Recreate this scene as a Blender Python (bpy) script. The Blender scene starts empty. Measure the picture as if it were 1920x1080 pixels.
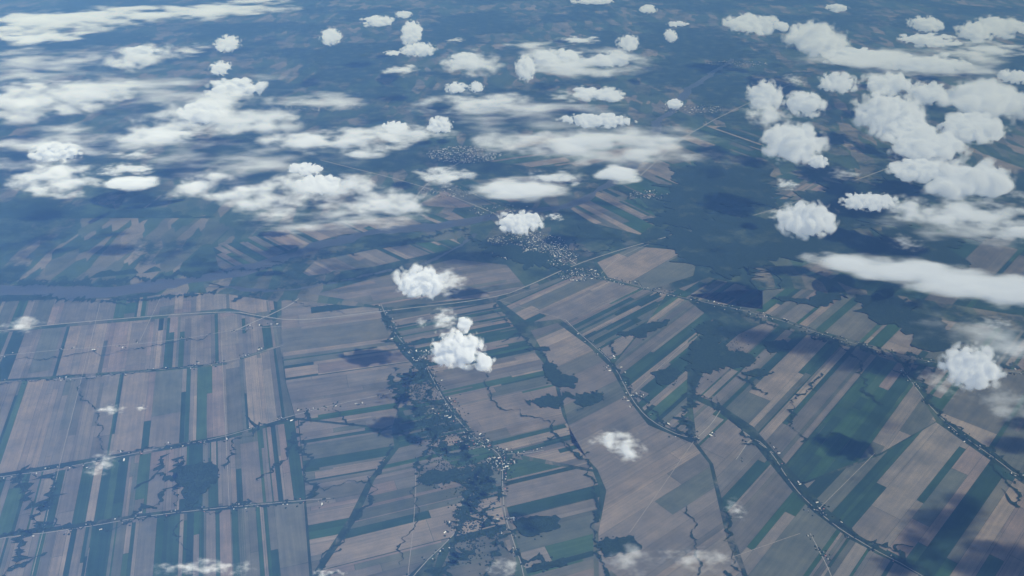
import bpy, math, random, time, bmesh
import numpy as np
from mathutils import Vector
T0=time.time()
rnd=random.Random(7); rs=np.random.RandomState(11)
H=6500.0; F=1566.0; P=math.radians(28)
cp,sp=math.cos(P),math.sin(P)
def ray(u,v):
    x=(u-960)/F; y=(540-v)/F
    return (x, cp+y*sp, -sp+y*cp)
def G(u,v,h=0.0):
    d=ray(u,v); t=(H-h)/(-d[2])
    return (d[0]*t, d[1]*t, h)
def dist(u,v,h=0.0):
    g=G(u,v,h); return math.sqrt(g[0]**2+g[1]**2+(H-h)**2)
scene=bpy.context.scene
COL=scene.collection
# ---------- materials
def newmat(name):
    m=bpy.data.materials.new(name); m.use_nodes=True
    nt=m.node_tree; nt.nodes.clear()
    out=nt.nodes.new('ShaderNodeOutputMaterial')
    return m,nt,out
def N(nt,t,**kw):
    n=nt.nodes.new(t)
    for k,v in kw.items(): setattr(n,k,v)
    return n
def ramp(nt,fac,stops):
    r=N(nt,'ShaderNodeValToRGB'); e=r.color_ramp.elements
    e[0].position=stops[0][0]; e[0].color=(*stops[0][1],1)
    e[1].position=stops[-1][0]; e[1].color=(*stops[-1][1],1)
    for p,c in stops[1:-1]:
        x=e.new(p); x.color=(*c,1)
    nt.links.new(fac,r.inputs[0]); return r.outputs[0]
def noise(nt,vec,scale,detail=4,rough=.55,dist=0):
    n=N(nt,'ShaderNodeTexNoise'); n.inputs['Scale'].default_value=scale
    n.inputs['Detail'].default_value=detail; n.inputs['Roughness'].default_value=rough
    n.inputs['Distortion'].default_value=dist
    nt.links.new(vec,n.inputs['Vector']); return n.outputs[0]
def mix(nt,a,b,fac,mode='MIX'):
    n=N(nt,'ShaderNodeMix',data_type='RGBA',blend_type=mode)
    for s,v in ((6,a),(7,b),(0,fac)):
        if hasattr(v,'node'): nt.links.new(v,n.inputs[s])
        elif isinstance(v,tuple): n.inputs[s].default_value=(*v,1)
        else: n.inputs[s].default_value=v
    return n.outputs[2]
def diffuse(nt,out,col,rough=1.0):
    b=N(nt,'ShaderNodeBsdfPrincipled'); b.inputs['Roughness'].default_value=.95
    b.inputs['Specular IOR Level'].default_value=.1
    if hasattr(col,'node'): nt.links.new(col,b.inputs['Base Color'])
    else: b.inputs['Base Color'].default_value=(*col,1)
    nt.links.new(b.outputs[0],out.inputs[0]); return b
def scaled(nt,vec,s,rot=0):
    m=N(nt,'ShaderNodeMapping'); m.inputs['Scale'].default_value=s; m.inputs['Rotation'].default_value=(0,0,rot)
    nt.links.new(vec,m.inputs[0]); return m.outputs[0]
def mth(nt,op,a,b=None,c=None,clamp=False):
    n=N(nt,'ShaderNodeMath',operation=op,use_clamp=clamp)
    for i,v in enumerate((a,b,c)):
        if v is None: continue
        if hasattr(v,'node'): nt.links.new(v,n.inputs[i])
        else: n.inputs[i].default_value=v
    return n.outputs[0]

# ground
mg,nt,out=newmat('ground_mixed_land')
g=N(nt,'ShaderNodeNewGeometry').outputs['Position']
def cells(rot,sc):
    wv=scaled(nt,g,sc,rot)
    vo=N(nt,'ShaderNodeTexVoronoi',distance='CHEBYCHEV'); vo.inputs['Scale'].default_value=1.0
    nt.links.new(wv,vo.inputs['Vector'])
    s=N(nt,'ShaderNodeSeparateColor'); nt.links.new(vo.outputs['Color'],s.inputs[0]); return s.outputs[0]
c1=ramp(nt,cells(.5,(0.0040,0.0010,0.001)),[(0,(.026,.05,.032)),(.4,(.04,.07,.042)),(.65,(.08,.085,.068)),(1,(.15,.135,.115))])
c2=ramp(nt,cells(-.9,(0.0034,0.0012,0.001)),[(0,(.026,.05,.032)),(.45,(.045,.07,.042)),(.7,(.08,.085,.072)),(1,(.14,.125,.11))])
sel=ramp(nt,noise(nt,g,0.00012,2),[(.49,(0,0,0)),(.51,(1,1,1))])
cell=mix(nt,c1,c2,sel)
cell=mix(nt,cell,ramp(nt,noise(nt,g,.0015,6,.65),[(.3,(.6,.65,.65)),(.7,(1.25,1.2,1.15))]),1.0,'MULTIPLY')
forest=noise(nt,g,0.00024,10,.72,.1)
fm=ramp(nt,forest,[(0.475,(0,0,0)),(0.53,(1,1,1))])
fcol=ramp(nt,noise(nt,g,0.003,9,.68),[(0.35,(.008,.018,.014)),(.52,(.016,.032,.021)),(.68,(.05,.07,.04))])
c=mix(nt,fcol,cell,fm)
diffuse(nt,out,c)
# fields
mf,nt,out=newmat('field_crops_and_soil')
at=N(nt,'ShaderNodeAttribute'); at.attribute_name='Col'
uv=N(nt,'ShaderNodeUVMap'); uv.uv_map='UVMap'
st=noise(nt,scaled(nt,uv.outputs[0],(0.028,0.0010,1)),1.0,4,.65)
g=N(nt,'ShaderNodeNewGeometry').outputs['Position']
n2=noise(nt,g,0.003,7,.62)
f1=ramp(nt,st,[(.3,(.78,.80,.82)),(.7,(1.15,1.13,1.11))])
f2=ramp(nt,n2,[(.3,(.66,.72,.75)),(.7,(1.22,1.18,1.14))])
c=mix(nt,at.outputs[0],f1,1.0,'MULTIPLY'); c=mix(nt,c,f2,1.0,'MULTIPLY')
diffuse(nt,out,c)
def woodmat(name,a,b,s2=None,lt=(.075,.10,.055),k=.7,t0=.5):
    m,nt,out=newmat(name)
    g=N(nt,'ShaderNodeNewGeometry').outputs['Position']
    c=ramp(nt,noise(nt,g,0.03,5,.7),[(.35,a),(.65,b)])
    if s2:
        c=mix(nt,c,lt,ramp(nt,noise(nt,g,s2,9,.72,.2),[(t0,(0,0,0)),(t0+.12,(k,k,k))]))
    bs=diffuse(nt,out,c)
    bp=N(nt,'ShaderNodeBump'); bp.inputs['Distance'].default_value=12; bp.inputs['Strength'].default_value=.8
    nt.links.new(noise(nt,g,0.06,3),bp.inputs['Height']); nt.links.new(bp.outputs[0],bs.inputs['Normal'])
    return m
mw=woodmat('tree_canopy',(.006,.016,.011),(.019,.037,.021),.009,(.05,.075,.04),.35,.56)
mwl=woodmat('meadow_scrub',(.008,.022,.014),(.02,.04,.023),.0009,(.05,.085,.042),.7,.50)
mwb=woodmat('broken_forest',(.006,.016,.012),(.018,.034,.021),.0013,(.065,.085,.05),.6,.53)
def plain(name,col,var=.15,sc=.05):
    m,nt,out=newmat(name)
    g=N(nt,'ShaderNodeNewGeometry').outputs['Position']
    lo=tuple(x*(1-var) for x in col); hi=tuple(x*(1+var) for x in col)
    diffuse(nt,out,ramp(nt,noise(nt,g,sc),[(.3,lo),(.7,hi)])); return m
mroad=plain('asphalt_road',(.22,.215,.205)); mgrav=plain('gravel_lane',(.2,.185,.165))
mwater,nt,out=newmat('river_water')
g=N(nt,'ShaderNodeNewGeometry').outputs['Position']
b=diffuse(nt,out,ramp(nt,noise(nt,g,.0012,5),[(.3,(.03,.04,.055)),(.7,(.055,.06,.07))])); b.inputs['Roughness'].default_value=.35
mwall=plain('pale_siding',(.38,.37,.35)); 
roofs=[plain('light_metal_roof',(.48,.48,.48)),plain('grey_shingle_roof',(.17,.165,.165)),plain('red_roof',(.35,.12,.09)),plain('white_roof',(.72,.72,.7))]

def mkobj(name,verts,faces,mats,kind=None,label=None,cat=None,group=None):
    me=bpy.data.meshes.new(name); me.from_pydata(verts,[],faces)
    for m in mats: me.materials.append(m)
    me.update()
    ob=bpy.data.objects.new(name,me); COL.objects.link(ob)
    if kind: ob['kind']=kind
    if label: ob['label']=label
    if cat: ob['category']=cat
    if group: ob['group']=group
    return ob
# ---------- ground
S=400000
mkobj('ground',[(-S,-S,0),(S,-S,0),(S,S,0),(-S,S,0)],[(0,1,2,3)],[mg],'structure','flat river plain of farmland and forest','ground')
# ---------- fields
def clip(poly,nx,ny,c):
    o=[]
    for i in range(len(poly)):
        a=poly[i]; b=poly[(i+1)%len(poly)]
        da=nx*a[0]+ny*a[1]-c; db=nx*b[0]+ny*b[1]-c
        if da<=0: o.append(a)
        if (da<0<db) or (db<0<da):
            t=da/(da-db); o.append((a[0]+(b[0]-a[0])*t,a[1]+(b[1]-a[1])*t))
    return o
TAN=[(.150,.129,.112),(.133,.119,.108),(.165,.142,.122),(.122,.112,.103),(.108,.102,.094),(.147,.120,.108),(.14,.127,.112),(.185,.156,.132),(.095,.093,.085)]
MID=[(.080,.088,.073),(.093,.094,.08),(.07,.08,.066)]
GRN=[(.019,.044,.029),(.025,.053,.032),(.017,.038,.027),(.026,.060,.029),(.036,.07,.038)]
fv=[];ff=[];fc=[];fuv=[]
def zone(poly,vp,wid=95,green=.25,seg=1100):
    green*=1.25
    pts=[G(u,v)[:2] for u,v in poly]
    d=ray(vp,-293); L=math.hypot(d[0],d[1]); dx,dy=d[0]/L,d[1]/L
    nx,ny=-dy,dx
    lo=min(nx*p[0]+ny*p[1] for p in pts); hi=max(nx*p[0]+ny*p[1] for p in pts)
    sl=min(dx*p[0]+dy*p[1] for p in pts); sh=max(dx*p[0]+dy*p[1] for p in pts)
    s=lo; prev=[rnd.choice(TAN)]*40; run=0; base=rnd.choice(TAN)
    while s<hi:
        w=wid*1.0*math.exp(rnd.gauss(-.2,.75)); e=s+w
        if run<=0: base=rnd.choice(TAN); run=rnd.randint(1,5)
        run-=1
        band=clip(clip(pts,nx,ny,e-1.2),-nx,-ny,-(s+1.2))
        t=sl-rnd.uniform(0,seg*1.5); j=0
        while t<sh and len(band)>2:
            tl=1.4*seg*math.exp(rnd.gauss(0,.7)); t2=t+tl
            cell=clip(clip(band,dx,dy,t2-2),-dx,-dy,-(t+2))
            if len(cell)>2:
                r=rnd.random()
                if rnd.random()<.25: c=prev[min(j,39)]
                elif r<green*.9: c=rnd.choice(GRN)
                elif r<green+.15: c=rnd.choice(MID)
                elif r<green+.45: c=base
                else: c=rnd.choice(TAN)
                if c in GRN and w>2.4*wid and wid<125: c=base
                prev[min(j,39)]=c
                k=rnd.uniform(.86,1.12); c=tuple(x*k for x in c)
                b0=len(fv); fv.extend([(p[0],p[1],1.5) for p in cell])
                ff.append(list(range(b0,b0+len(cell)))); fc.append(c)
                fuv.append([((nx*p[0]+ny*p[1]),(dx*p[0]+dy*p[1])) for p in cell])
            t=t2; j+=1
        s=e
zone([(-300,575),(0,566),(130,560),(250,560),(330,548),(430,552),(520,566),(520,598),(430,578),(0,618),(-300,640)],390,90,.08,900)
zone([(-300,645),(0,624),(430,586),(525,605),(530,645),(420,680),(290,692),(0,712),(-300,745)],390,80,.12,900)
zone([(-300,750),(0,717),(290,697),(420,685),(526,650),(535,720),(552,780),(420,816),(250,846),(0,888),(-300,950)],390,62,.22,1400)
zone([(-300,958),(0,897),(250,855),(420,825),(558,785),(566,860),(572,936),(540,938),(290,960),(0,1003),(-300,1060)],390,60,.3,1200)
zone([(-300,1070),(0,1010),(290,968),(570,943),(580,1080),(585,1300),(-300,1300)],390,58,.4,1800)
zone([(528,562),(710,578),(725,620),(755,665),(785,695),(748,760),(735,803),(554,783),(537,720),(528,640)],7500,85,.16,1300)
zone([(560,788),(735,806),(740,840),(690,900),(655,970),(590,1070),(588,1300),(586,1080),(574,940),(568,860)],7500,95,.2,1500)
zone([(748,840),(790,830),(860,880),(868,930),(855,1000),(765,1080),(700,1300),(575,1300),(600,1075),(668,975),(702,900)],6000,95,.2,1500)
zone([(755,700),(790,695),(835,750),(900,830),(935,860),(860,880),(790,830),(748,835),(745,760)],6000,55,.75,300)
zone([(725,590),(930,567),(985,640),(1035,700),(1055,780),(1112,880),(960,850),(900,825),(835,745),(807,695),(762,645)],5500,75,.32,1000)
zone([(950,857),(1112,885),(1126,920),(1112,1000),(1118,1300),(1010,1300),(990,1080),(970,1020),(950,950)],6000,120,.4,2500)
zone([(872,970),(905,890),(940,862),(940,950),(960,1030),(990,1300),(780,1300),(828,1065)],6000,75,.4,700)
zone([(935,563),(1070,513),(1140,527),(1250,552),(1200,620),(1150,680),(1112,643),(1050,598),(990,605)],2900,58,.36,1000)
zone([(1250,552),(1290,564),(1338,600),(1290,650),(1288,740),(1290,820),(1222,788),(1184,738),(1152,682),(1202,622)],2450,68,.32,1100)
zone([(995,620),(1045,606),(1105,650),(1145,690),(1175,745),(1215,797),(1300,832),(1330,870),(1348,950),(1365,1020),(1395,1080),(1420,1300),(1125,1300),(1122,1000),(1137,920),(1120,880),(1072,830),(1062,780),(1042,700)],3200,120,.12,2400)
zone([(1297,747),(1340,767),(1398,812),(1436,860),(1485,920),(1525,960),(1595,1012),(1735,1085),(2050,1300),(1425,1300),(1402,1080),(1357,950),(1337,870),(1307,830)],2500,100,.18,2200)
zone([(1345,645),(1440,602),(1530,632),(1690,682),(1755,790),(1650,850),(1505,905),(1455,850),(1412,800),(1352,760),(1300,738)],2450,88,.4,1000)
zone([(1755,792),(1855,862),(1918,907),(2300,1050),(2300,1300),(2060,1300),(1752,1085),(1612,1005),(1545,950),(1508,908),(1652,853)],2700,95,.42,1400)
zone([(1702,684),(1920,706),(2300,730),(2300,1040),(1927,900),(1867,850),(1768,783)],2600,95,.4,1100)
zone([(1290,553),(1430,540),(1560,545),(1700,590),(1900,620),(2300,650),(2300,715),(1920,696),(1700,666),(1530,618),(1430,586)],2600,100,.35,900)
zone([(1120,492),(1190,462),(1260,468),(1307,485),(1300,517),(1220,543),(1140,520)],2600,400,.0,3000)
zone([(700,522),(850,486),(950,497),(985,538),(930,556),(720,577),(640,560),(590,552)],6000,110,.1,1200)
zone([(400,465),(500,436),(640,415),(850,398),(880,415),(760,428),(640,440),(560,462),(480,495),(412,510)],-900,90,.3,800)
zone([(1070,392),(1130,350),(1200,372),(1235,412),(1200,440),(1110,418)],-200,130,.4,900)
zone([(590,490),(700,468),(850,448),(870,462),(700,500),(560,520)],-900,100,.15,800)
zone([(1340,440),(1440,425),(1500,440),(1490,470),(1400,455)],2600,140,.2,500)
zone([(1380,345),(1480,325),(1560,350),(1500,375),(1400,370)],2600,130,.45,700)
zone([(1500,500),(1700,430),(2300,440),(2300,600),(1900,590),(1600,540)],2600,140,.55,1200)
zone([(780,385),(870,340),(1000,330),(1060,345),(1000,375),(860,390)],-500,110,.35,700)
zone([(1130,335),(1190,300),(1290,320),(1260,365),(1200,368)],-200,110,.4,800)
zone([(1210,285),(1330,235),(1500,255),(1480,300),(1350,290),(1250,310)],-200,150,.5,900)
zone([(900,300),(1000,255),(1180,262),(1190,290),(1050,320)],5000,150,.5,1200)
zone([(1250,550),(1330,520),(1430,545),(1430,580),(1330,568)],2600,90,.3,600)
me=bpy.data.meshes.new('farm_fields'); me.from_pydata(fv,[],ff); me.materials.append(mf)
ca=me.color_attributes.new('Col','FLOAT_COLOR','CORNER'); ul=me.uv_layers.new(name='UVMap')
ca_d=[];uv_d=[]
for f,c,u in zip(ff,fc,fuv):
    for i in range(len(f)): ca_d.extend((*c,1)); uv_d.extend(u[i])
ca.data.foreach_set('color',ca_d); ul.data.foreach_set('uv',uv_d)
ob=bpy.data.objects.new('farm_fields',me); COL.objects.link(ob); ob['kind']='structure'; ob['label']='patchwork of long narrow tan and green strip fields'; ob['category']='fields'
# ---------- ribbons and woods
def resample(pts,step):
    out=[pts[0]]
    for a,b in zip(pts,pts[1:]):
        L=math.hypot(b[0]-a[0],b[1]-a[1]); n=max(1,int(L/step))
        for i in range(1,n+1): out.append((a[0]+(b[0]-a[0])*i/n,a[1]+(b[1]-a[1])*i/n))
    return out
def smooth(p,it=3,closed=False):
    for _ in range(it):
        q=[]; n=len(p); rng=range(n) if closed else range(n-1)
        if not closed: q.append(p[0])
        for i in rng:
            a=p[i]; b=p[(i+1)%n]
            q.append((a[0]*.75+b[0]*.25,a[1]*.75+b[1]*.25)); q.append((a[0]*.25+b[0]*.75,a[1]*.25+b[1]*.75))
        if not closed: q.append(p[-1])
        p=q
    return p
def wob(n,amp,scale,seed,gain=1.6):
    r=np.random.RandomState(seed); x=np.arange(n)*1.0; y=np.zeros(n)
    for o in range(5):
        f=min(scale*2**o,1.0); k=r.rand(int(n*f)+3); y+= (np.interp(x*f,np.arange(len(k)),k)-.5)*amp/(gain**o)
    return y
seed=[0]
def ribbon(V,Fc,uvp,width,z,wig=0,jag=0,step=40,world=False,taper=False):
    p=[G(u,v)[:2] for u,v in uvp] if not world else uvp
    p=resample(smooth(p,2),step); n=len(p); seed[0]+=1
    off=wob(n,wig,.1,seed[0])+(wob(n,wig*1.6,.03,seed[0]+77) if jag and not taper else 0)
    if jag==0: wl=np.full(n,width/2.); wr=wl
    else: wl=np.maximum(wob(n,jag*2,.25,seed[0]+500)+width/2,3.5); wr=np.maximum(wob(n,jag*2,.25,seed[0]+900)+width/2,3.5)
    if taper: k=np.linspace(1,.3,n); wl=wl*k; wr=wr*k; off=off*np.linspace(0,1,n)
    b=len(V); path=[]
    for i in range(n):
        a=p[max(0,i-1)]; c=p[min(n-1,i+1)]; L=math.hypot(c[0]-a[0],c[1]-a[1])+1e-6
        nx,ny=-(c[1]-a[1])/L,(c[0]-a[0])/L
        x=p[i][0]+nx*off[i]; y=p[i][1]+ny*off[i]; path.append((x,y,nx,ny))
        V.append((x+nx*wl[i],y+ny*wl[i],z)); V.append((x-nx*wr[i],y-ny*wr[i],z))
    for i in range(n-1): Fc.append((b+2*i,b+2*i+1,b+2*i+3,b+2*i+2))
    return p if not taper and jag==0 else path
roads={
'hw':[(-300,650),(0,621),(120,606),(430,582),(480,592),(560,603),(720,583),(930,560),(1000,532),(1080,495),(1200,457),(1330,425),(1450,395),(1640,325),(1760,280)],
'hw2':[(440,620),(540,575),(560,560)],
'r0':[(-200,690),(0,667),(180,650),(320,640),(440,618),(530,612)],
'r2':[(-300,748),(0,714),(130,712),(290,694),(420,682),(530,648)],
'r3':[(-300,955),(0,893),(100,882),(250,850),(420,820),(530,785),(600,765),(740,735)],
'r4':[(-300,1065),(0,1007),(130,995),(290,964),(540,941),(620,935)],
'v1':[(715,570),(730,610),(760,650),(790,670),(805,700),(830,745),(860,790),(900,830),(942,852),(942,900),(944,960),(965,1020),(985,1080),(1010,1300)],
'v2':[(942,852),(990,850),(1020,845)],
'd1':[(1075,510),(1140,522),(1290,561),(1430,589),(1530,623),(1700,673),(1920,702),(2300,725)],
'm1':[(1060,600),(1110,646),(1150,682),(1180,742),(1220,792),(1300,828),(1330,800),(1350,770)],
'm2':[(1380,862),(1410,815),(1450,850),(1480,905),(1530,958),(1600,1010),(1740,1082),(2050,1300)],
'm3':[(1690,690),(1762,788),(1862,856),(1922,904),(2300,1050)],
's1':[(905,880),(868,930),(860,980),(850,1005),(770,1078),(640,1300)],
's2':[(1120,520),(1160,480),(1260,440)],
's3':[(1450,850),(1380,800)],
'u1':[(1520,1000),(1560,1080),(1640,1300)],
'f1':[(870,300),(800,340),(760,400)],'f2':[(1080,495),(1000,440),(930,400),(800,350),(600,300)],'f3':[(1200,330),(1300,240),(1500,150)],
}
RV=[];RF=[];WP={}
for k,p in roads.items():
    WP[k]=ribbon(RV,RF,p,20 if k in('hw','hw2') else (24 if k[0]=='f' else 9),3.0 if k!='hw' else 3.6,wig=0 if k in('hw','x1') else 10)
mkobj('road',RV,RF,[mroad],'structure','pale asphalt country roads and highway','road')
LV=[];LF=[]
for p in [[(415,640),(430,950)],[(1010,540),(930,565)],[(1060,600),(935,563)],[(780,870),(778,960),(765,1080)],[(1300,828),(1250,900),(1180,1000)],[(1530,960),(1640,850)],[(190,560),(60,1080)],[(1180,742),(1290,640)],[(1330,1060),(1500,1000)],[(300,560),(262,640)]]:
    ribbon(LV,LF,p,7,2.4,wig=5)
mkobj('farm_lane',LV,LF,[mgrav],'structure','narrow gravel farm lanes between fields','lane')
QV=[];QF=[]
ribbon(QV,QF,[(-300,548),(0,542),(150,548),(300,540),(420,522),(500,497),(560,472),(640,450),(760,434),(900,410)],330,2.5,wig=150,jag=90,step=120)
ribbon(QV,QF,[(900,410),(1000,395),(1090,375),(1140,345),(1200,290),(1230,230),(1290,165),(1370,110)],200,2.7,wig=150,jag=50,step=120)
ribbon(QV,QF,[(380,540),(520,548),(620,535),(700,515),(800,500),(860,470),(900,440)],70,2.2,wig=100,jag=40,step=90)
mkobj('river',QV,QF,[mwater],'structure','wide dark river winding across the plain','water')
TV=[];TF=[]
creeks=[([(790,690),(752,750),(745,830),(720,870),(690,900),(668,965),(610,1030),(592,1080),(560,1300)],20,26),
([(870,900),(900,885),(885,960),(868,1010),(820,1060),(760,1300)],70,90),
([(905,900),(880,940),(890,1000),(850,1060)],30,80),([(940,900),(925,960),(935,1020),(900,1080)],16,60),
([(860,830),(880,860),(905,885),(890,930)],50,80),
([(760,650),(790,700),(835,760),(870,800),(885,860)],40,70),
([(755,700),(765,760),(800,800),(850,850)],60,90),
([(740,690),(752,740),(780,790),(800,850),(790,900)],40,70),
([(775,700),(800,750),(845,790),(860,850)],36,70),
([(780,880),(810,840),(860,850)],30,50),
([(790,900),(840,905),(900,880)],60,60),
([(930,570),(970,620),(1010,650),(1040,700),(1070,715)],18,34),
([(1035,790),(1070,840),(1120,880),(1130,920),(1115,990),(1122,1060),(1125,1300)],17,28),
([(1335,600),(1352,640),(1310,690),(1300,740),(1285,790),(1300,820)],30,60),
([(1290,735),(1340,765),(1402,812),(1445,858),(1495,915),(1550,965),(1620,1010),(1760,1085),(2000,1280)],22,50),
([(580,770),(560,830),(575,880),(600,930)],34,60),
([(575,820),(540,850),(500,905)],24,40),([(575,780),(550,790)],50,40),
([(20,1080),(50,1000),(75,960),(90,890)],50,80),
([(35,880),(60,930),(90,950)],60,70),([(330,860),(345,900),(330,950)],40,60),
([(425,880),(430,840),(470,810),(520,795)],24,40),
([(1350,950),(1372,1020),(1400,1080),(1440,1300)],14,26),
([(1290,562),(1400,590),(1500,620),(1600,655),(1760,690),(1920,700)],40,90),
([(1140,640),(1160,690),(1190,740),(1230,795),(1310,828)],12,30),
([(720,585),(735,620),(760,660)],50,70),
([(240,960),(300,930),(320,900),(330,860)],34,60),
([(290,860),(300,890),(340,900),(390,900),(370,940)],36,60),
([(1700,690),(1780,800),(1870,862),(1960,930)],16,44),
([(-300,560),(0,556),(200,562),(300,556),(420,545)],40,90),([(-300,530),(0,526),(200,532),(300,524),(400,508)],140,90),
([(780,900),(783,960),(770,1060)],8,14),
([(1860,855),(1890,900),(1920,960)],14,26),
([(910,700),(940,760),(1035,790)],9,16),
([(1290,950),(1310,1080)],7,14),
([(600,905),(690,900)],7,14),
([(-200,950),(0,893),(250,852),(420,822)],10,36),
([(0,1007),(290,966),(540,943)],10,36),
([(0,680),(280,650),(400,630)],6,16),([(0,722),(290,700),(420,688)],6,18),
([(880,905),(900,960),(940,1000)],20,70),([(900,1000),(930,1030),(1060,1060)],20,70),
([(990,760),(1060,745),(1130,740)],60,70),
([(1125,740),(1110,760),(1080,770)],30,40),
([(620,755),(625,785),(660,800)],10,20),
([(1560,640),(1620,700),(1650,760)],12,40),
([(1380,655),(1390,700),(1440,740)],20,50),([(1540,700),(1480,760),(1500,830)],12,40),
([(430,560),(560,530),(700,525),(760,500)],20,70),([(420,512),(560,490),(700,462),(880,430)],20,90),
([(1140,350),(1240,400),(1300,470)],14,50),
([(550,560),(560,575),(650,585)],10,30),([(150,720),(180,800),(170,850)],6,18),([(330,980),(350,1040),(340,1100)],8,24),
]
branches=[]
for p,w,j in creeks:
    path=ribbon(TV,TF,p,w,10,wig=100,jag=j,step=16)
    if path and len(path[0])==4 and w>12:
        L=len(path)*16
        for _ in range(int(L/700*rnd.uniform(.6,1.3))):
            x,y,nx,ny=path[rnd.randrange(len(path))]; s=rnd.choice((-1,1)); a=math.atan2(ny*s,nx*s)+rnd.gauss(0,.5)
            q=[(x,y)]; l=rnd.uniform(40,120)
            for k in range(rnd.randint(2,4)):
                a+=rnd.gauss(0,.5); q.append((q[-1][0]+l*math.cos(a),q[-1][1]+l*math.sin(a)))
            branches.append(q)
for q in branches: ribbon(TV,TF,q,rnd.uniform(26,50),10.4,wig=40,jag=rnd.uniform(16,40),step=14,world=True,taper=True)
mkobj('creek_side_trees',TV,TF,[mw],'stuff','dark winding rows of trees along creeks','trees')
def blob(poly,rough=.34,z=12,step=20):
    p=[G(u,v)[:2] for u,v in poly]; p=resample(p+[p[0]],step)[:-1]; n=len(p); seed[0]+=1
    cx=sum(a[0] for a in p)/n; cy=sum(a[1] for a in p)/n
    R=min(sum(math.hypot(a[0]-cx,a[1]-cy) for a in p)/n,900)
    o=wob(n,rough*R,.05,seed[0],1.3); o=o-o.mean()-np.linspace(0,1,n)*(o[-1]-o[0])
    q=[]
    for i,(x,y) in enumerate(p):
        a=p[i-1]; b=p[(i+1)%n]; L=math.hypot(b[0]-a[0],b[1]-a[1])+1e-6
        q.append((x+(b[1]-a[1])/L*o[i],y-(b[0]-a[0])/L*o[i]))
    return q
woods=[[(990,750),(1030,742),(1060,746),(1050,768),(1010,770)],[(1075,755),(1090,742),(1132,738),(1130,750),(1095,762)],
[(1285,695),(1292,655),(1318,640),(1325,602),(1342,605),(1350,650),(1390,660),(1410,680),(1335,695)],
[(325,890),(345,872),(395,880),(400,905),(375,925),(355,950),(340,930)],
[(780,905),(800,880),(840,885),(905,875),(890,898),(800,915)],
[(1022,682),(1045,685),(1050,705),(1080,712),(1075,728),(1040,720)],
[(980,655),(1030,650),(1035,660),(990,662)],
[(1060,440),(1110,430),(1180,450),(1120,480),(1060,475)],
[(870,440),(940,450),(1020,480),(1060,500),(990,505),(900,480)],
[(1440,645),(1470,640),(1480,655),(1445,660)],
[(1220,700),(1260,690),(1280,700),(1240,722)],
[(965,980),(1040,968),(1050,990),(990,1005)],
[(1000,1058),(1055,1048),(1062,1060),(1000,1072)],
[(1120,1015),(1190,1005),(1200,1030),(1135,1045)],
[(1160,627),(1225,605),(1255,600),(1200,635)],
[(1390,700),(1425,692),(1450,700),(1420,712)],
]
big=[[(1430,530),(1420,500),(1330,510),(1300,478),(1260,468),(1250,430),(1350,412),(1480,375),(1600,340),(1700,330),(1740,380),(1650,420),(1560,460),(1500,495)],
[(1220,345),(1320,300),(1450,330),(1470,368),(1300,410),(1240,425),(1225,395)],
[(1610,555),(1700,560),(1760,600),(1820,640),(1750,650),(1650,600)],
[(1440,560),(1560,540),(1600,560),(1500,580)],
[(1510,470),(1720,425),(1900,440),(1760,480),(1600,500)]]
def wood(name,q,z,mat,kind,lab,cat):
    n=len(q); top=[(x,y,z) for x,y in q]
    bm=bmesh.new(); vs=[bm.verts.new(v) for v in top]
    es=[bm.edges.new((vs[i],vs[(i+1)%n])) for i in range(n)]
    bmesh.ops.triangle_fill(bm,use_beauty=False,use_dissolve=False,edges=es)
    bv=[bm.verts.new((x,y,.8)) for x,y in q]
    for i in range(n):
        try: bm.faces.new((vs[i],bv[i],bv[(i+1)%n],vs[(i+1)%n]))
        except: pass
    me=bpy.data.meshes.new(name); bm.to_mesh(me); bm.free(); me.materials.append(mat)
    ob=bpy.data.objects.new(name,me); COL.objects.link(ob); ob['kind']=kind; ob['label']=lab; ob['category']=cat
edges=[]
for i,p in enumerate(woods):
    q=blob(p,.42); edges+=q[::3]; wood('woodland',q,12+i*.1,mw,'stuff','dark green patch of dense woodland among fields','woodland')
for i,p in enumerate(big): wood('woodland',blob(p,.7,12,40),14+i*.1,mwb,'stuff','broad dark forest broken by small clearings','woodland')
wood('river_bank_meadow',blob([(-300,400),(100,385),(380,395),(420,420),(400,500),(300,512),(0,515),(-300,520)],.6,1.2,60),1.2,mwl,'structure','dark green scrubby river bank land','meadow')
# ---------- houses
def house_mesh(L,W,Hh,R,roof,name):
    l,w=L/2,W/2; o=.6
    v=[(-l,-w,0),(l,-w,0),(l,w,0),(-l,w,0),(-l,-w,Hh),(l,-w,Hh),(l,w,Hh),(-l,w,Hh),(-l,0,Hh+R),(l,0,Hh+R)]
    f=[(0,1,5,4),(2,3,7,6),(1,2,6,9,5),(3,0,4,8,7)]
    k=len(v)
    v+=[(-l-o,-w-o,Hh-.3),(l+o,-w-o,Hh-.3),(l+o,0,Hh+R+.2),(-l-o,0,Hh+R+.2),(-l-o,w+o,Hh-.3),(l+o,w+o,Hh-.3)]
    f+=[(k,k+1,k+2,k+3),(k+3,k+2,k+5,k+4)]
    me=bpy.data.meshes.new(name); me.from_pydata(v,[],f); me.materials.append(mwall); me.materials.append(roof)
    me.polygons[4].material_index=1; me.polygons[5].material_index=1; me.update(); return me
kinds=[('house',house_mesh(16,11,5,4,roofs[1],'house'),'pale farmhouse with grey gable roof beside the road'),
('house',house_mesh(16,11,5,4,roofs[0],'house'),'pale farmhouse with light metal gable roof beside the road'),
('house',house_mesh(15,11,5,4,roofs[2],'house'),'pale farmhouse with red gable roof beside the road'),
('barn',house_mesh(44,15,6,4,roofs[3],'barn'),'long white-roofed barn at a roadside farm'),
('barn',house_mesh(32,13,6,4,roofs[0],'barn'),'long metal-roofed barn at a roadside farm')]
spots=[]
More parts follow.
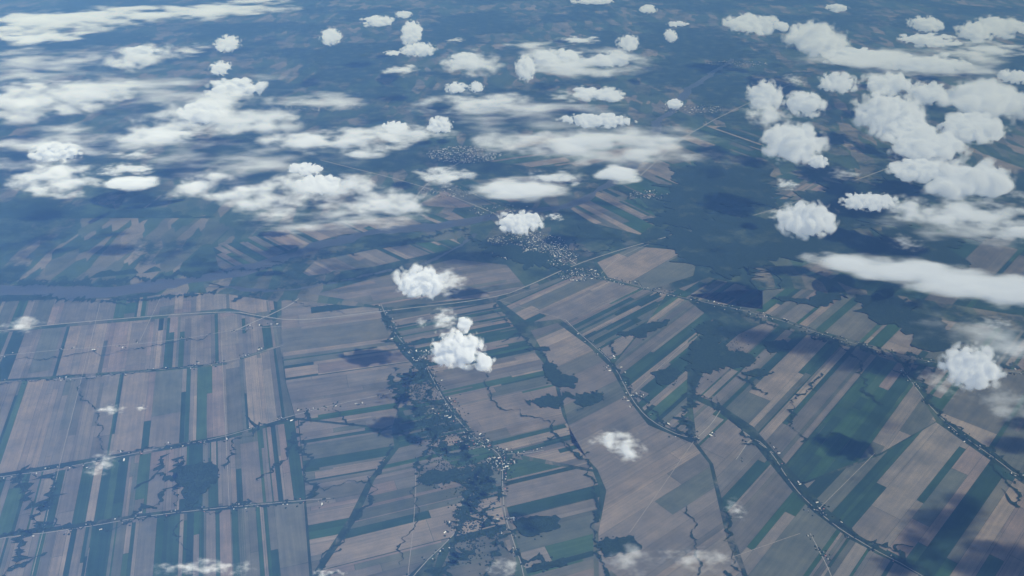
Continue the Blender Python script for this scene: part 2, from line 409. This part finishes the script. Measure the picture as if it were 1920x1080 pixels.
def along(key,spacing,off=28,jit=18,barn=.2,a=0,b=1):
    p=WP[key]; n=len(p); acc=0; nxt=spacing
    for i in range(int(n*a),int(n*b)-1):
        q,r=p[i],p[i+1]; L=math.hypot(r[0]-q[0],r[1]-q[1]); acc+=L
        if acc>nxt:
            acc=0; nxt=spacing*rnd.choice((.2,.3,.4,.8,1.5,3.4)); s=rnd.choice((-1,1)); o=off+rnd.uniform(0,jit)
            nx,ny=-(r[1]-q[1])/L*s,(r[0]-q[0])/L*s
            ang=math.atan2(r[1]-q[1],r[0]-q[0])+rnd.gauss(0,.1)+rnd.choice((0,math.pi/2))
            isb=rnd.random()<barn; o2=o+(50 if isb else 0)
            spots.append((q[0]+nx*o2,q[1]+ny*o2,ang,rnd.choice((3,4,4,4)) if isb else rnd.choice((0,0,0,1,1,2))))
along('r3',75);along('r4',80);along('r2',100);along('r0',180)
along('v1',26,20,50,.12,0,.62);along('v1',90,24,30,.25,.62,1);along('v2',22,20,40,.1)
along('d1',36,20,60,.15,0,.8);along('m1',60,26,40,.3,.1,.9);along('m2',95);along('m3',85);along('s1',80);along('u1',100)
def cluster(u,v,ru,rv,n,big=.1):
    for _ in range(n):
        a=rnd.uniform(0,6.28); r=math.sqrt(rnd.random())
        g=G(u+ru*r*math.cos(a),v+rv*r*math.sin(a)); spots.append((g[0],g[1],rnd.choice((.3,1.87))+rnd.gauss(0,.08),rnd.choice((3,4,4)) if rnd.random()<big else rnd.choice((0,0,1,2))))
cluster(938,868,28,14,60,.2);cluster(885,830,40,12,50);cluster(835,770,24,30,24);cluster(985,462,80,28,520,.15);cluster(1085,515,40,12,90,.25)
cluster(1035,480,50,20,200,.15);cluster(785,665,25,12,26);cluster(870,290,70,16,700,.25);cluster(1195,740,14,6,6,.9);cluster(1220,365,40,9,60)
cluster(960,975,12,5,5,.7);cluster(1530,960,20,10,8,.4);cluster(1140,1015,10,4,4,.6);cluster(600,200,80,10,300,.2);cluster(940,395,60,12,80,.1)
cluster(1300,205,60,8,150,.2);cluster(850,360,60,10,80,.1);cluster(1380,120,60,6,150,.2);cluster(1400,440,60,14,60,.5);cluster(300,90,60,6,100,.2)
spots.sort(key=lambda s:s[0]**2+s[1]**2)
nh={'house':0,'barn':0}; RVt=[];RFt=[];mi=[]
for x,y,a,k in spots:
    nm,me,lab=kinds[k]; sc=rnd.uniform(.7,1.05)
    if nh[nm]<(295 if nm=='house' else 200):
        nh[nm]+=1; ob=bpy.data.objects.new(nm,me); COL.objects.link(ob); ob.location=(x,y,1.6); ob.rotation_euler=(0,0,a); ob.scale=(sc,sc,sc)
        ob['label']=lab; ob['category']=nm; ob['group']='farmhouses along country roads' if nm=='house' else 'barns along country roads'
    else:
        sc*=1.15; b0=len(RVt); c_,s_=math.cos(a),math.sin(a)
        RVt+= [(x+sc*(v.co.x*c_-v.co.y*s_),y+sc*(v.co.x*s_+v.co.y*c_),1.6+sc*v.co.z) for v in me.vertices]
        RFt+= [tuple(b0+i for i in pl.vertices) for pl in me.polygons]; mi+=[0,0,0,0,1,1] if k else [0,0,0,0,2,2]
ob=mkobj('distant_town_houses',RVt,RFt,[mwall,roofs[0],roofs[1]],'stuff','far-off town houses reading as pale specks','houses')
ob.data.polygons.foreach_set('material_index',mi)
print('houses',nh,len(spots),time.time()-T0)
CV=[];CF=[]
def clump(x,y,r):
    b0=len(CV); n=7
    CV.append((x,y,rnd.uniform(9,14)))
    for i in range(n):
        a=6.283*i/n; q=r*rnd.uniform(.7,1.2); CV.append((x+q*.7*math.cos(a),y+q*.7*math.sin(a),8))
    for i in range(n):
        a=6.283*i/n; q=r*rnd.uniform(.8,1.3); CV.append((x+q*math.cos(a),y+q*math.sin(a),1.2))
    for i in range(n):
        j=(i+1)%n; CF.append((b0,b0+1+i,b0+1+j)); CF.append((b0+1+i,b0+1+n+i,b0+1+n+j,b0+1+j))
for s in spots:
    for _ in range(4):
        if rnd.random()<.75: clump(s[0]+rnd.gauss(0,32),s[1]+rnd.gauss(0,32),rnd.uniform(5,15))
for x,y in edges:
    if rnd.random()<.5: clump(x+rnd.gauss(0,30),y+rnd.gauss(0,30),rnd.uniform(7,20))
for (u0,v0,u1,v1,n) in ((760,690,800,760,300),(780,750,860,850,800),(860,860,920,960,300),(800,860,900,910,300),(850,930,920,1060,400),(1330,600,1400,700,120)):
    for _ in range(n):
        gg=G(rnd.gauss((u0+u1)/2,(u1-u0)/4),rnd.gauss((v0+v1)/2,(v1-v0)/4)); clump(gg[0],gg[1],rnd.uniform(4,13))
mkobj('roadside_trees',CV,CF,[mw],'stuff','small dark clumps of trees around farmhouses','trees')

# ---------- clouds: scattering volumes with some added glow, inside lumpy hulls
SUNV=np.array([.9,-.55,1.5])
PAR={'c':dict(tau=20,gain=1.5,amp=1.3,K=2.0,T=.76,rs=1.2),'s':dict(tau=5.5,gain=.72,amp=2.9,K=1.5,T=.64,rs=1.28),
'b':dict(tau=9,gain=.9,amp=1.6,K=1.6,T=.84,rs=1.15),'w':dict(tau=1.0,gain=.9,amp=2.6,K=1.5,T=.62,rs=1.15),'v':dict(tau=1.3,gain=.8,amp=2.6,K=1.2,T=.62,rs=1.15)}
ICO=bmesh.new(); bmesh.ops.create_icosphere(ICO,subdivisions=3,radius=1)
IV=np.array([v.co[:] for v in ICO.verts]); IF=[tuple(v.index for v in f.verts) for f in ICO.faces]
ncl=[0]
def geo(u,v,w,h,ty,hc):
    D=dist(u,v,hc); m=D/F*PAR[ty]['rs']; c=np.array(G(u,v,hc)); dep=math.asin((H-hc)/D)
    rx=w*m/2; hh=h*m/2
    fr={'c':.88,'s':.6,'b':.55,'w':.4,'v':.25}[ty]
    rz=min(fr*hh/math.cos(dep), rx*1.1, 600); ry=math.sqrt(max(hh*hh-(rz*math.cos(dep))**2,(.15*hh)**2))/math.sin(dep)
    ry=max(ry,rz*.5)
    return c,np.array([rx,ry,rz])
def cloud(pieces,label,hc=1500,world=None):
    ncl[0]+=1; k=ncl[0]
    gp=[geo(*q,hc) for q in pieces] if world is None else world
    tys=[q[4] for q in pieces]
    ctr=sum(g[0] for g in gp)/len(gp)
    V=[];Fc=[]
    for c,r in gp:
        b=len(V); V+=((IV*r*1.03)+(c-ctr)).tolist(); Fc+=[tuple(b+i for i in f) for f in IF]
    me=bpy.data.meshes.new('tmp'); me.from_pydata(V,[],Fc)
    ob=bpy.data.objects.new('cloud',me); COL.objects.link(ob)
    minr=min(min(r) for _,r in gp)
    if len(gp)>1:
        md=ob.modifiers.new('r','REMESH'); md.mode='VOXEL'; md.voxel_size=max(minr*.33,max(max(r) for _,r in gp)*.05)
        dg=bpy.context.evaluated_depsgraph_get(); me2=bpy.data.meshes.new_from_object(ob.evaluated_get(dg))
        ob.modifiers.clear(); ob.data=me2; bpy.data.meshes.remove(me); me=me2
    me.name='cloud'; ob.location=ctr
    wt=[(r[0]*r[1]) for _,r in gp]; W=sum(wt); cw=sum(w for w,t in zip(wt,tys) if t=='c')/W
    pv=[PAR[t] for t in tys]
    av=lambda key: sum(w*p[key] for w,p in zip(wt,pv))/W
    gain,tau,amp,K,T=av('gain'),av('tau'),av('amp'),av('K'),av('T')
    if cw>.9 and np.linalg.norm(ctr)>19000: amp=1.9; T=.70; gain=1.1; tau=14
    R=sum(w*np.array(r) for w,(_,r) in zip(wt,gp))/W
    sig=tau/(2*R[2])
    m,nt,out=newmat('cloud_droplets_glow')
    pos=N(nt,'ShaderNodeTexCoord').outputs['Object']
    ml=None
    for (c,r) in gp:
        n=N(nt,'ShaderNodeVectorMath',operation='MULTIPLY_ADD'); nt.links.new(pos,n.inputs[0])
        n.inputs[1].default_value=tuple(1/r); n.inputs[2].default_value=tuple(-(c-ctr)/r)
        l=N(nt,'ShaderNodeVectorMath',operation='LENGTH'); nt.links.new(n.outputs[0],l.inputs[0])
        ml=l.outputs['Value'] if ml is None else mth(nt,'SMOOTH_MIN',ml,l.outputs['Value'],.15)
    base=mth(nt,'MULTIPLY_ADD',ml,-K,K*T)
    rr=min(R[0],R[1]*1.5)
    L=rr*(.70*cw+.46*(1-cw))
    if 'b' in tys: L=rr*.9
    sx=1/(L*(1+.7*(1-cw))); sy=1/L; sz=max(1/L,.7/R[2])
    mp=N(nt,'ShaderNodeMapping'); nt.links.new(pos,mp.inputs[0]); mp.inputs['Scale'].default_value=(sx,sy,sz); mp.inputs['Location'].default_value=(k*7.31,k*3.77,k*1.9)
    n1=noise(nt,mp.outputs[0],1.5,3.0+1.5*(1-cw),.52+.06*(1-cw),0)
    nb=mth(nt,'MULTIPLY_ADD',n1,2*amp,-amp)
    if cw>.25:
        n3=noise(nt,mp.outputs[0],1.9,1.5,.4,0)
        b3=mth(nt,'ABSOLUTE',mth(nt,'MULTIPLY_ADD',n3,2,-1))
        nb=mth(nt,'ADD',nb,mth(nt,'MULTIPLY_ADD',b3,2.2*cw,-.38*cw))
    d=mth(nt,'ADD',base,nb)
    d=mth(nt,'MULTIPLY',d,gain,clamp=True)
    if cw<.3: d=mth(nt,'POWER',d,1.6)
    ed=mth(nt,'MULTIPLY',mth(nt,'SUBTRACT',1.03,ml),4.0,clamp=True)
    d=mth(nt,'MULTIPLY',d,ed)
    dens=mth(nt,'MULTIPLY',d,sig)
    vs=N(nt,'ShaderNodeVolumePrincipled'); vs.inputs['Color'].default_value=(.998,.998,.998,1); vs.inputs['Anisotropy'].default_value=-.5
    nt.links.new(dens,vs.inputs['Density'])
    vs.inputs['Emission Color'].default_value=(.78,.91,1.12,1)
    nt.links.new(mth(nt,'MULTIPLY',dens,.27),vs.inputs['Emission Strength'])  # bluish self-glow stands in for light scattered many times inside the cloud
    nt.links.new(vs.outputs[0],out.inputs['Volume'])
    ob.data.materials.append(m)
    bb=np.array(ob.bound_box); ext=bb.max(0)-bb.min(0); auto=ext.mean()/10
    want=max(min(R[2]*2/5.5,R[0]*2/8),32)
    m.cycles.volume_step_rate=float(min(1.0,max(.1,want/auto)))
    ob['label']=label; ob['category']='cloud'; ob['group']='clouds drifting over the farmland'
LC='small puffy white cumulus cloud above the plain'
LS='broad soft white cloud bank over the farmland'
LW='thin translucent wisp of white cloud over fields'
for q in [
 [(427,82,40,28,'c')],[(620,68,36,30,'c')],[(708,40,60,20,'c')],[(757,27,30,12,'c')],[(772,62,35,42,'c'),(785,93,62,26,'c'),(735,100,40,10,'w')],
 [(415,128,35,25,'c')],[(1178,80,40,30,'c')],[(1215,17,30,15,'c')],[(1270,45,35,10,'c')],[(1258,67,22,22,'c')],[(1135,178,75,28,'c'),(1100,175,50,25,'s')],[(1265,195,30,18,'c')],
 [(1110,3,80,10,'c')],[(975,417,88,44,'c')],[(1040,407,34,14,'s')],[(788,530,100,66,'c')],[(840,528,70,50,'s')],
 [(855,655,98,74,'c'),(910,680,38,38,'c'),(872,608,32,32,'c')],[(832,598,48,44,'s')],[(790,605,34,24,'w')],
 [(1515,412,100,66,'c')],[(1472,405,70,26,'s')],[(1485,267,112,70,'c')],[(1533,303,35,22,'c')],
 [(1435,180,62,56,'c')],[(1440,218,80,40,'s')],[(1510,195,65,45,'c')],[(1570,155,65,35,'c')],
 [(1530,72,95,60,'c')],[(1410,45,95,35,'c'),(1463,48,30,20,'c')],[(1570,15,35,14,'c')],
 [(1820,690,92,76,'c')],[(1765,718,70,50,'w')],[(1630,378,105,32,'c')],[(1700,390,90,40,'s')],
 [(1665,158,85,40,'c')],[(1742,175,58,38,'c')],[(1735,45,50,25,'c')],[(1740,75,95,22,'c')],[(1830,60,50,30,'c')],[(1880,50,85,32,'c')],[(1900,143,50,22,'c')],
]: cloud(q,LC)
for q in [
 [(100,40,270,30,'s'),(250,28,310,26,'s'),(400,18,250,20,'s')],[(60,68,170,22,'s')],[(480,3,150,14,'w')],[(265,105,100,42,'s')],[(265,96,50,18,'c')],[(350,95,80,28,'w')],
 [(60,195,200,54,'s'),(165,178,140,50,'s'),(0,185,110,46,'s')],[(70,158,140,18,'w')],
 [(885,118,110,46,'s')],[(870,110,50,22,'c')],[(1090,115,225,48,'s')],[(1040,108,110,30,'c'),(1140,112,100,26,'c')],[(985,128,36,46,'c')],
 [(440,165,110,36,'c')],[(400,205,180,68,'s'),(480,228,160,52,'s'),(310,242,160,48,'s')],[(380,212,80,38,'c')],
 [(600,190,240,40,'w')],[(240,272,230,50,'w')],[(300,258,140,32,'s')],
 [(910,195,235,46,'s')],[(855,165,42,20,'c')],[(893,163,26,20,'c')],
 [(640,262,290,46,'s'),(770,250,150,38,'s'),(690,280,90,30,'s')],[(825,235,46,30,'c'),(740,238,50,20,'c')],
 [(1090,270,330,76,'s'),(1200,285,200,56,'s'),(1000,262,210,52,'s')],[(1120,226,130,26,'c')],
 [(975,353,190,50,'b')],[(1040,335,110,34,'s')],[(1160,327,90,36,'b')],
 [(370,348,120,48,'s'),(470,368,160,54,'s'),(570,352,170,60,'s')],[(650,350,140,48,'s'),(735,382,150,56,'s')],[(640,385,160,40,'w')],[(520,396,150,40,'w')],
 [(570,316,62,22,'c')],[(600,345,80,34,'c')],[(105,285,80,32,'c')],[(95,330,125,50,'s'),(120,350,150,30,'s')],[(250,343,95,28,'b')],[(235,318,84,22,'s')],
 [(1700,115,320,46,'s')],[(1600,105,120,30,'c')],[(1740,118,150,30,'c')],[(1850,92,140,22,'s')],
 [(1665,215,100,80,'c')],[(1705,245,66,44,'c')],[(1860,188,145,64,'c')],
 [(1735,272,125,58,'c')],[(1825,240,105,48,'c')],[(1720,318,95,40,'c')],[(1810,335,150,68,'c')],
 [(1830,402,210,46,'s')],[(1900,432,110,36,'s')],[(1770,408,110,36,'s')],
 [(1610,492,170,32,'b'),(1700,508,190,46,'b'),(1790,528,200,58,'b'),(1890,545,190,58,'b')],[(1545,485,110,34,'w')],
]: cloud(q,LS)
for q in [
 [(752,130,68,18,'s')],[(855,75,42,10,'w')],[(1000,85,140,20,'w')],[(1085,75,75,14,'s')],[(1060,180,90,25,'w')],[(830,330,120,34,'s')],[(255,290,90,20,'w')],
 [(1475,345,38,20,'s')],[(1580,325,65,24,'w')],[(1490,150,40,25,'w')],[(1890,760,110,80,'w')],[(1905,660,60,30,'w')],
 [(205,768,56,20,'w')],[(265,765,24,12,'w')],[(1150,825,90,40,'s'),(1178,845,60,40,'s')],[(1380,955,46,40,'w')],[(190,870,60,40,'w')],
 [(380,1065,200,34,'w')],[(610,1075,80,20,'w')],[(945,1062,80,36,'w')],[(1180,1050,120,60,'w')],[(1300,1050,150,50,'w')],[(1700,455,60,30,'w')],[(40,610,90,30,'w')],[(1870,605,80,20,'w')],[(1910,365,50,30,'w')],
 [(300,170,520,70,'v')],[(450,300,420,80,'v')],[(1000,215,420,70,'v')],[(60,120,260,60,'v')],[(640,410,360,60,'v')],[(1230,270,300,90,'v')],[(1780,420,320,70,'v')],[(1850,640,260,90,'v')],[(80,270,260,80,'v')],
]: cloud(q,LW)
def shadow_cloud(u,v,ps):  # unseen cloud added outside the frame so its shadow falls on this spot
    g=np.array(G(u,v)); c=g+SUNV*1000
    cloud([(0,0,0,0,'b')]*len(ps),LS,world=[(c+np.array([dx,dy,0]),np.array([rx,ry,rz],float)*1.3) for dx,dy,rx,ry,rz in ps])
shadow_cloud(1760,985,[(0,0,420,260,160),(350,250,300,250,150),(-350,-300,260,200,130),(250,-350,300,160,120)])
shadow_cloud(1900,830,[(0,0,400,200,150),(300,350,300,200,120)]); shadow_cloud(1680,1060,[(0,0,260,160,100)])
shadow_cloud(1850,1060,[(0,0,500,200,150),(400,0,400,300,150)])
print('clouds',ncl[0],time.time()-T0)
# ---------- haze
bx=120000; zt=9500
me_v=[(x,y,z) for z in(-60,zt) for x,y in((-bx,-bx),(bx,-bx),(bx,bx),(-bx,bx))]
mh,nt,out=newmat('blue_air_haze')
vsn=N(nt,'ShaderNodeVolumeScatter'); vsn.inputs['Color'].default_value=(.15,.37,1.0,1); vsn.inputs['Density'].default_value=2.45e-5; vsn.inputs['Anisotropy'].default_value=-.35
van=N(nt,'ShaderNodeVolumeAbsorption'); van.inputs['Color'].default_value=(.3,.68,1,1); van.inputs['Density'].default_value=.75e-5
ad=N(nt,'ShaderNodeAddShader'); nt.links.new(vsn.outputs[0],ad.inputs[0]); nt.links.new(van.outputs[0],ad.inputs[1])
nt.links.new(ad.outputs[0],out.inputs['Volume'])
mkobj('sky',me_v,[(0,3,2,1),(4,5,6,7),(0,1,5,4),(1,2,6,5),(2,3,7,6),(3,0,4,7)],[mh],'structure','blue hazy air above the plain','sky')
# ---------- light
sd=SUNV/np.linalg.norm(SUNV)
sun=bpy.data.lights.new('sun','SUN'); sun.energy=5.0; sun.angle=math.radians(.5); sun.color=(1,.985,.965)
so=bpy.data.objects.new('sun',sun); COL.objects.link(so); so.rotation_euler=Vector(sd).to_track_quat('Z','Y').to_euler()
w=bpy.data.worlds.new('World'); scene.world=w; w.use_nodes=True; nt=w.node_tree
bg=nt.nodes['Background']; sk=nt.nodes.new('ShaderNodeTexSky'); sk.sky_type='NISHITA'; sk.sun_disc=False
sk.sun_elevation=math.asin(sd[2]); sk.sun_rotation=math.atan2(sd[0],sd[1]); bg.inputs[1].default_value=.07
nt.links.new(sk.outputs[0],bg.inputs[0])
cam=bpy.data.cameras.new('camera'); co=bpy.data.objects.new('camera',cam); COL.objects.link(co)
co.location=(0,0,H); co.rotation_euler=(math.radians(90-28),0,0)
cam.sensor_width=36; cam.lens=36*F/1920; cam.clip_start=10; cam.clip_end=1e6
scene.camera=co
scene.view_settings.view_transform='Standard'
print('done',time.time()-T0)
